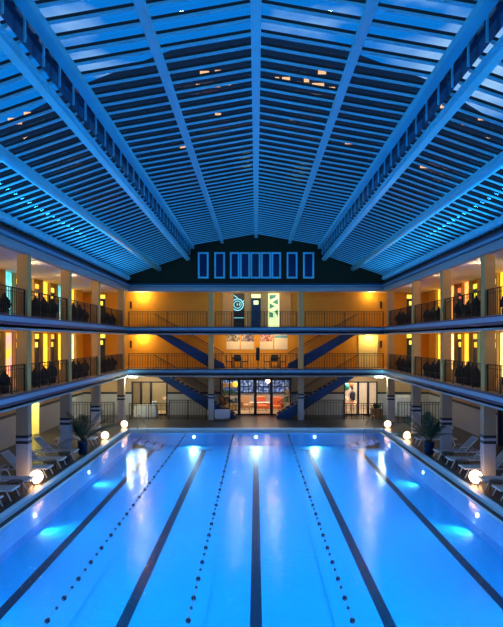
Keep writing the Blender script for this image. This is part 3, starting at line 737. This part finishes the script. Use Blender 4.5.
# ------------------------------------------------------------ balustrades
def balustrade(p0, p1, z, lab, h=1.02, step=.16, group=None, name='balustrade', rail2=True, bw_=.009):
    v = Vector((p1[0]-p0[0], p1[1]-p0[1], 0)); L = v.length; rz = math.atan2(v.y, v.x)
    t = empty(name, (p0[0], p0[1], z), rz, lab, 'railing', group)
    MB().box(0, L, -.022, .022, h-.035, h).build('top_rail', M_iron, t)
    if rail2: MB().box(0, L, -.012, .012, h-.17, h-.15).build('upper_rail', M_iron, t)
    MB().box(0, L, -.014, .014, .06, .085).build('bottom_rail', M_iron, t)
    n = int(L/step); n = min(n, 96)
    bw_ = .013 if name == 'fence' else .010; b = MB().box(-bw_,bw_,-bw_,bw_,.085,h-.03).build('baluster', M_iron, t); b.location = (L/n*.5, 0, 0)
    for k in range(1, n): dup(b, (L/n*(k+.5), 0, 0))
    q = MB().box(-.02,.02,-.02,.02,0,h).build('post', M_iron, t); q.location = (.02, 0, 0)
    np_ = max(1, round(L/1.2))
    for k in range(1, np_+1): dup(q, (min(L-.02, L/np_*k), 0, 0))
    return t
for s in (-1, 1):
    for ln, z in (('first', F2), ('second', F3)):
        for k in range(2, 7):
            balustrade((s*(GX+.14), COLY[k]+.18), (s*(GX+.14), COLY[k+1]-.18), z, f'black iron railing on the {SIDE[s]} {ln} gallery, {ordn[k-2]} bay', group=f'railings of the {SIDE[s]} side galleries')
for ln, z in (('first', F2), ('second', F3)):
    balustrade((-8.4, GY+.1), (-3.2, GY+.1), z, f'black iron railing across the left bay of the far {ln} gallery', group='railings of the far galleries', step=.17)
    balustrade((-2.7, GY+.1), (2.7, GY+.1), z, f'black iron railing across the middle bay of the far {ln} gallery', group='railings of the far galleries', step=.17)
    balustrade((3.2, GY+.1), (8.4, GY+.1), z, f'black iron railing across the right bay of the far {ln} gallery', group='railings of the far galleries', step=.17)
# ground floor fences
balustrade((-8.35, GY+.1), (-5.75, GY+.1), DZ, 'low black fence before the left glazed doors', 1.1, .3, 'ground floor fences', 'fence')
balustrade((-5.7, GY+.1), (-3.25, GY+.1), DZ, 'dense black iron gate under the left stair', 1.32, .1, 'ground floor fences', 'fence')
balustrade((3.25, GY+.1), (5.75, GY+.1), DZ, 'dense black iron gate under the right stair', 1.32, .1, 'ground floor fences', 'fence')
balustrade((5.8, GY+.1), (8.35, GY+.1), DZ, 'low black fence before the right glazed doors', 1.1, .3, 'ground floor fences', 'fence')
balustrade((-11.9, 35.2), (-8.9, 35.2), DZ, 'black iron fence in the far left corner of the deck', 1.35, .17, 'ground floor fences', 'fence')
balustrade((8.9, 35.2), (11.9, 35.2), DZ, 'black iron fence in the far right corner of the deck', 1.35, .17, 'ground floor fences', 'fence')

# ------------------------------------------------------------ stairs
def stair(s, z0, z1, xf, xh, lab):
    t = empty('staircase', (0,0,0), 0, lab, 'staircase', 'blue staircases at the far end')
    y0, y1 = 37.35, 38.45
    n = 18; dx = (xh-xf)/n; dz = (z1-z0)/n
    for yy in (y0, y1-.06):
        P = [(s*xf, z0), (s*(xf+.1), z0+.28), (s*(xh-.05), z1+.12), (s*xh, z1-.02), (s*(xh-.0), z1-.30), (s*(xf+.95), z0)]
        MB().prism(P, yy, yy+.06).build('stringer', M_stair, t)
    for k in range(n-1):
        MB().box(*sorted((s*(xf+dx*k+.05), s*(xf+dx*(k+1)+.07))), y0+.06, y1-.06, z0+dz*(k+1)-.05, z0+dz*(k+1)).build('step', M_cream, t)
    for yy in (y0+.03,):
        MB().tube([(s*(xf+.05), yy, z0+1.05), (s*(xh-.1), yy, z1+.95)], .025, 8).build('handrail', M_iron, t)
        MB().tube([(s*(xf+.05), yy, z0+.9), (s*(xh-.1), yy, z1+.8)], .012, 6).build('handrail', M_iron, t)
        b = MB().box(-.010,.010,-.010,.010,0,.85).build('baluster', mat('rust_brown_iron', (.10,.05,.02), .5), t); m_ = 34
        for k in range(m_):
            f = (k+.5)/m_; pos = (s*(xf+.1+(xh-xf-.25)*f), yy, z0+.2+(z1-z0)*f)
            if k == 0: b.location = pos
            else: dup(b, pos)
    return t
stair(-1, DZ, F2-.05, 1.35, 6.9, 'blue staircase rising left from the lobby doors to the first gallery')
stair(1, DZ, F2-.05, 1.35, 6.9, 'blue staircase rising right from the lobby doors to the first gallery')
stair(-1, F2, F3-.05, 2.1, 6.9, 'blue staircase rising left from the first to the second gallery')
stair(1, F2, F3-.05, 2.1, 6.9, 'blue staircase rising right from the first to the second gallery')

# ------------------------------------------------------------ potted shrubs along side galleries
def shrub_proto():
    t = empty('potted_shrub'); t['category'] = 'potted shrub'; t['group'] = 'dark pointed shrubs behind the gallery railings'
    MB().lathe([(.13,0),(.18,.05),(.20,.26),(.17,.28)], 12).build('pot', M_black, t)
    m = MB(); random.seed(2)
    prof = [(.04,.26),(.22,.32),(.24,.48),(.19,.64),(.10,.76),(.05,.84),(.01,.95)]
    n = 12; rings = []
    for r, z in prof: rings.append([m.bm.verts.new(((r*random.uniform(.85,1.2))*math.cos(2*PI*k/n), (r*random.uniform(.85,1.2))*math.sin(2*PI*k/n), z)) for k in range(n)])
    for a, b in zip(rings, rings[1:]):
        for k in range(n): m.bm.faces.new((a[k], a[(k+1)%n], b[(k+1)%n], b[k]))
    m.build('foliage', M_shrub, t); return t
sp, spu = shrub_proto(), []
random.seed(11)
for s in (-1, 1):
    for ln, z in (('first', F2), ('second', F3)):
        for k in range(3, 7):
            a, b = COLY[k], COLY[k+1]; q = 4 if k < 6 else 5
            for j in range(q):
                y = a+(b-a)*(j+1)/(q+1); sc = random.uniform(.85, 1.08)
                put(sp, spu, (s*(GX+.55), y, z), random.random()*6, f'dark pointed shrub behind the {SIDE[s]} {ln} gallery railing, {ordn[j]} one in {ordn[k-3]} bay', (sc, sc, sc))

# ------------------------------------------------------------ loungers and side tables
def lounger_proto():
    t = empty('sun_lounger'); t['category'] = 'sun lounger'
    # local: foot end at x=0, head towards +x ; width along y
    W, H = .32, .36
    f = MB()
    for s in (-1, 1): f.box(0, 1.95, s*W-.022, s*W+.022, H-.05, H)
    f.box(0, .045, -W, W, H-.05, H); f.box(1.9, 1.95, -W, W, H-.05, H); f.box(1.2, 1.24, -W, W, H-.05, H)
    f.build('frame', M_alu, t, bevel=.006)
    MB().box(.04, 1.25, -W+.02, W-.02, H-.015, H+.008).build('seat_sling', M_sling, t)
    for s in (-1, 1):
        for x0, x1 in ((.02, .18), (1.86, 1.72)):
            MB().tube([(x0, s*W, 0), (x1, s*W, H-.03)], .024, 6).build('leg', M_alu, t)
        MB().tube([(.9,s*(W+.03),H-.03),(1.0,s*(W+.04),H+.2),(1.35,s*(W+.04),H+.2)], .016, 6).build('armrest', M_alu, t)
    back = empty('backrest'); back.parent = t; back.location = (1.22, 0, H); back.rotation_euler = (0, -math.radians(46), 0)
    MB().box(0, .78, -W+.02, W-.02, -.01, .012).build('back_sling', M_sling, back)
    MB().box(0, .80, -W-.0, -W+.035, -.02, .02).box(0, .80, W-.035, W, -.02, .02).box(.77, .80, -W, W, -.02, .02).build('back_frame', M_alu, back)
    MB().tube([(1.65, -.2, H-.04), (1.52, -.2, H+.30)], .012, 6).build('back_strut', M_alu, t)
    return t
lp, lu = lounger_proto(), []
tp = empty('side_table'); tp['category'] = 'side table'
MB().lathe([(.25,.395),(.27,.405),(.27,.42),(.25,.43)], 24).build('tabletop', M_black, tp)
for k in range(4):
    a = PI/4+k*PI/2; MB().tube([(.21*math.cos(a), .21*math.sin(a), .40), (.24*math.cos(a), .24*math.sin(a), 0)], .015, 6).build('leg', M_black, tp)
tu = []
LY = [14.3, 15.9, 17.2, 18.45, 19.72, 21.55, 23.1, 24.75, 27.9]
for s in (-1, 1):
    for k, y in enumerate(LY):
        x = s*(7.95 if y < 26 else 8.0)
        o = put(lp, lu, (x, y+.1, DZ), 0 if s > 0 else PI, f'white framed sun lounger with raised back on the {SIDE[s]} deck, {["nearest","second","third","fourth","fifth","sixth","seventh","eighth","farthest"][k]} of its row')
        o['group'] = f'sun loungers on the {SIDE[s]} deck'
        # where a column stands in the way slide it clear
        for c in COLY:
            if abs((y+.1)-c) < .56: o.location.y = c+(.57 if y+.1 >= c else -.57)
    for k, y in enumerate((16.66, 19.17, 22.42, 24.08, 28.7)):
        o = put(tp, tu, (s*(8.25), y, DZ), 0, f'round black side table between loungers on the {SIDE[s]} deck, {ordn[k]} of five')
        o['group'] = f'black side tables on the {SIDE[s]} deck'

# ------------------------------------------------------------ globe lamps
gp, gu = empty('globe_lamp'), []
gp['category'] = 'globe lamp'; gp['group'] = 'glowing globe lamps on the deck'
MB().lathe([(.25*math.sin(PI*k/14)+1e-4, .28-.25*math.cos(PI*k/14)) for k in range(15)], 24).build('globe', M_globe, gp)
MB().lathe([(.10,0),(.11,.02),(.09,.05)], 16).build('base', M_alu, gp)
for x, y, lab, e in ((-8.02, 20.45, 'large glowing globe lamp beside the left column among the loungers', 55), (8.02, 20.45, 'large glowing globe lamp beside the right column among the loungers', 55),
                  (-7.98, 29.6, 'glowing globe lamp beyond the left palm', 50), (7.98, 29.6, 'glowing globe lamp beyond the right palm', 50),
                  (-7.9, 33.6, 'glowing globe lamp at the far left pool corner', 60), (7.9, 33.6, 'glowing globe lamp at the far right pool corner', 60),
                  (-8.0, 11.2, 'glowing globe lamp by the nearest left loungers', 40), (8.0, 11.2, 'glowing globe lamp by the nearest right loungers', 40)):
    k_ = .93 if y < 25 else .76
    put(gp, gu, (x, y, DZ), 0, lab, (k_, k_, k_))

# ------------------------------------------------------------ palms
def palm(x, y, lab, seed, hh=2.3):
    random.seed(seed)
    t = empty('potted_palm', (x,y,DZ), 0, lab, 'potted palm')
    MB().lathe([(.17,0),(.20,.04),(.24,.50),(.26,.52),(.26,.57),(.22,.57),(.2,.50)], 20).build('pot', M_bluepot, t)
    for k in range(6):
        a = k*PI/3+.3; MB().tube([(.05*math.cos(a), .05*math.sin(a), .48), (.10*math.cos(a), .10*math.sin(a), .9), (.2*math.cos(a), .2*math.sin(a), 1.25)], [.02,.016,.01], 6).build('stem', M_stem, t)
    for k in range(19):
        a = k*2.399+random.uniform(-.2,.2); L = random.uniform(1.25,1.85); e = random.uniform(.35, 1.3)
        if (math.cos(a)*(1 if x > 0 else -1)) > .45 and math.sin(a) < .55: L *= .45; e = 1.3
        m = MB(); pts = []; base = Vector((.06*math.cos(a), .06*math.sin(a), .55)); n = 16
        for i in range(n+1):
            f = i/n; r = L*f*math.cos(e)*(1+.15*f)+.12*f; z = L*f*math.sin(e)*1.2-(.9-.3*math.sin(e))*L*f*f*.62
            pts.append(base+Vector((r*math.cos(a), r*math.sin(a), z+.25*f)))
        m.tube(pts, [.012*(1-.8*i/n)+.002 for i in range(n+1)], 5)
        side = Vector((-math.sin(a), math.cos(a), 0))
        for i in range(3, n+1):
            f = i/n; p = pts[i]; d = (pts[i]-pts[i-1]).normalized(); ll = .36*math.sin(PI*min(1, f*.85+.08))+.05
            for sg in (-1, 1):
                tip = p+(side*sg*.75+d*.65).normalized()*ll+Vector((0,0,-.22*ll))
                q = d*.022
                mid = (p+tip)/2+Vector((0,0,.03))
                v = [m.bm.verts.new(c) for c in (p-q, p+q, mid+q*1.1, tip, mid-q*1.1)]
                m.bm.faces.new((v[0], v[1], v[2], v[4])); m.bm.faces.new((v[4], v[2], v[3]))
        m.build('frond', M_leaf, t)
palm(-7.99, 25.85, 'large potted palm with arching fronds on the left deck', 4)
palm(7.99, 25.85, 'large potted palm with arching fronds on the right deck', 9)

# ------------------------------------------------------------ pool handrails
for s in (-1, 1):
    t = empty('pool_handrail', (s*6.7, PY1+.45, 0), 0, f'curved metal handrail at the {SIDE[s]} pool corner steps', 'handrail')
    for dy in (0,):
        pts = [(s*.3, .2, .16), (s*.3, .2, .85), (s*.22, .05, 1.0), (s*.0, -.35, .95), (-s*.4, -.9, .55), (-s*.6, -1.2, .1), (-s*.62, -1.22, -.45)]
        MB().tube(pts, .022, 8).build('rail', M_chrome, t)
    MB().lathe([(.05,.16),(.05,.18)], 12, (s*.3,.2,0)).build('base_plate', M_chrome, t)

# ------------------------------------------------------------ left room front: cloth table + items
t = empty('cloth_table', (-7.55, 38.45, DZ), 0, 'table under a white pleated cloth before the left glazed doors', 'table')
m = MB(); n = 64; top = []; bot = []
def sq(a, w, d):
    c, s_ = math.cos(a), math.sin(a); k = (abs(c)**6+abs(s_)**6)**(-1/6); return (w*c*k, d*s_*k)
for k in range(n):
    a = 2*PI*k/n; x, y = sq(a, .78, .34); rr = 1+.05*(math.sin(k*PI/2+.4)); top.append(m.bm.verts.new((x, y, .78))); bot.append(m.bm.verts.new((x*rr*1.03, y*rr*1.05, .02)))
for k in range(n): m.bm.faces.new((top[k], top[(k+1)%n], bot[(k+1)%n], bot[k]))
m.bm.faces.new(top); m.bm.faces.new(bot[::-1]); m.build('tablecloth', M_cloth, t)
t = empty('flower_bowl', (-6.95, 38.3, DZ+.78), 0, 'pale rounded bowl of white flowers on the cloth covered table', 'flowers')
MB().lathe([(.08,0),(.17,.06),(.2,.14),(.18,.14)], 16).build('bowl', M_cloth, t)
random.seed(8)
for k in range(7):
    a = k*.9; MB().lathe([(.07*math.sin(PI*j/8)+1e-4, -.07*math.cos(PI*j/8)) for j in range(9)], 10, (.11*math.cos(a), .09*math.sin(a), .2+.04*(k%2))).build('blossom', M_cloth, t)

# planter box in front of the right doors
t = empty('planter_box', (8.05, 37.5, DZ), 0, 'square brown planter with a dark plant beside the right glazed doors', 'planter')
MB().box(-.34,.34,-.3,.3,0,.62).box(-.36,.36,-.32,.32,.62,.67).build('planter', M_wood, t)
random.seed(21); m = MB()
for k in range(70):
    a = random.random()*2*PI; r = random.uniform(.05,.42); z = random.uniform(.7,1.12); p = Vector((.3*math.cos(a)*r/.4, .25*math.sin(a)*r/.4, .65)); tip = Vector((r*math.cos(a), r*math.sin(a), z)); sd = Vector((-math.sin(a), math.cos(a), 0))*.045; mid = (p+tip)/2+Vector((0,0,.08))
    m.quad([p, mid-sd, tip, mid+sd])
m.build('foliage', mat('dark_leaf', (.02,.05,.02), .6), t)

# left of lobby: cloth draped cabinet and dried bouquet
t = empty('low_cabinet', (-2.2, 36.85, DZ), 0, 'pale low cabinet beside the left middle column', 'cabinet')
MB().box(-.45,.45,-.2,.2,.05,.62).build('body', mat('beige_cabinet', (.45,.38,.33), .6), t)
for s in (-1, 1): MB().box(*sorted((s*.02, s*.43)), -.215, -.2, .08, .6).build('door', mat('pale_cabinet_door', (.52,.46,.42), .6), t)
o = MB().box(-.50,.50,-.25,.25,.625,.66).prism([(-.50,.66),(-.50,-.02+.15),(-.1,.10),(.0,.02),(.05,.12),(.50,.2),(.50,.66)], -.27, -.25).build('towel', M_clothblue); o.location = (-2.2, 36.85, DZ+.03+.35)
o.location.z = DZ+.005
tag(o, 'pale blue cloth draped over the low cabinet by the column', 'cloth')
t = empty('dried_bouquet', (-2.15, 36.9, DZ+.67), 0, 'bushy bouquet of brown and orange leaves on the draped cabinet', 'bouquet')
MB().lathe([(.08,0),(.12,.1),(.07,.25),(.09,.28)], 14).build('vase', M_wood, t)
random.seed(31)
for nm, c in (('brown_foliage', (.16,.06,.03)), ('orange_foliage', (.5,.18,.04))):
    m = MB()
    for k in range(60):
        a = random.random()*2*PI; r = random.uniform(.08,.42); z = random.uniform(.3,1.0); p = Vector((0,0,.25)); tip = Vector((r*math.cos(a), r*.6*math.sin(a), z)); sd = Vector((-math.sin(a), math.cos(a), .3))*.035; mid = p.lerp(tip, .75)
        m.quad([p, mid-sd, tip, mid+sd])
    m.build(nm, mat(nm, c, .8), t)
# wall clock-like sign plates and small exit lights
for s in (-1, 1):
    for ln, z in (('first', F2), ('second', F3)):
        o = MB().box(-.07,.07,-.03,0,0,.5).build('wall_plaque', M_black); o.location = (s*8.75, WY, z+1.35)
        tag(o, f'small dark vertical plaque on the {SIDE[s]} end of the far {ln} gallery wall', 'plaque', 'dark wall plaques')
# white box cabinet in the right corner
t = empty('white_cabinet', (10.0, 38.2, DZ), 0, 'white upright cabinet in the far right corner behind the fence', 'cabinet')
MB().box(-.45,.45,-.3,.3,.05,1.45).build('body', M_alu, t, bevel=.02); MB().box(-.43,-.01,-.32,-.3,.1,1.4).build('door', M_alu, t); MB().box(.01,.43,-.32,-.3,.1,1.4).build('door', M_alu, t)
# back wall behind the camera
struct('wall_back', MB().box(-WX-.2, WX+.2, YB-.2, YB, -.1, 9.6), M_ochre, 'plain wall behind the near end of the pool', 'wall')
# remove unused
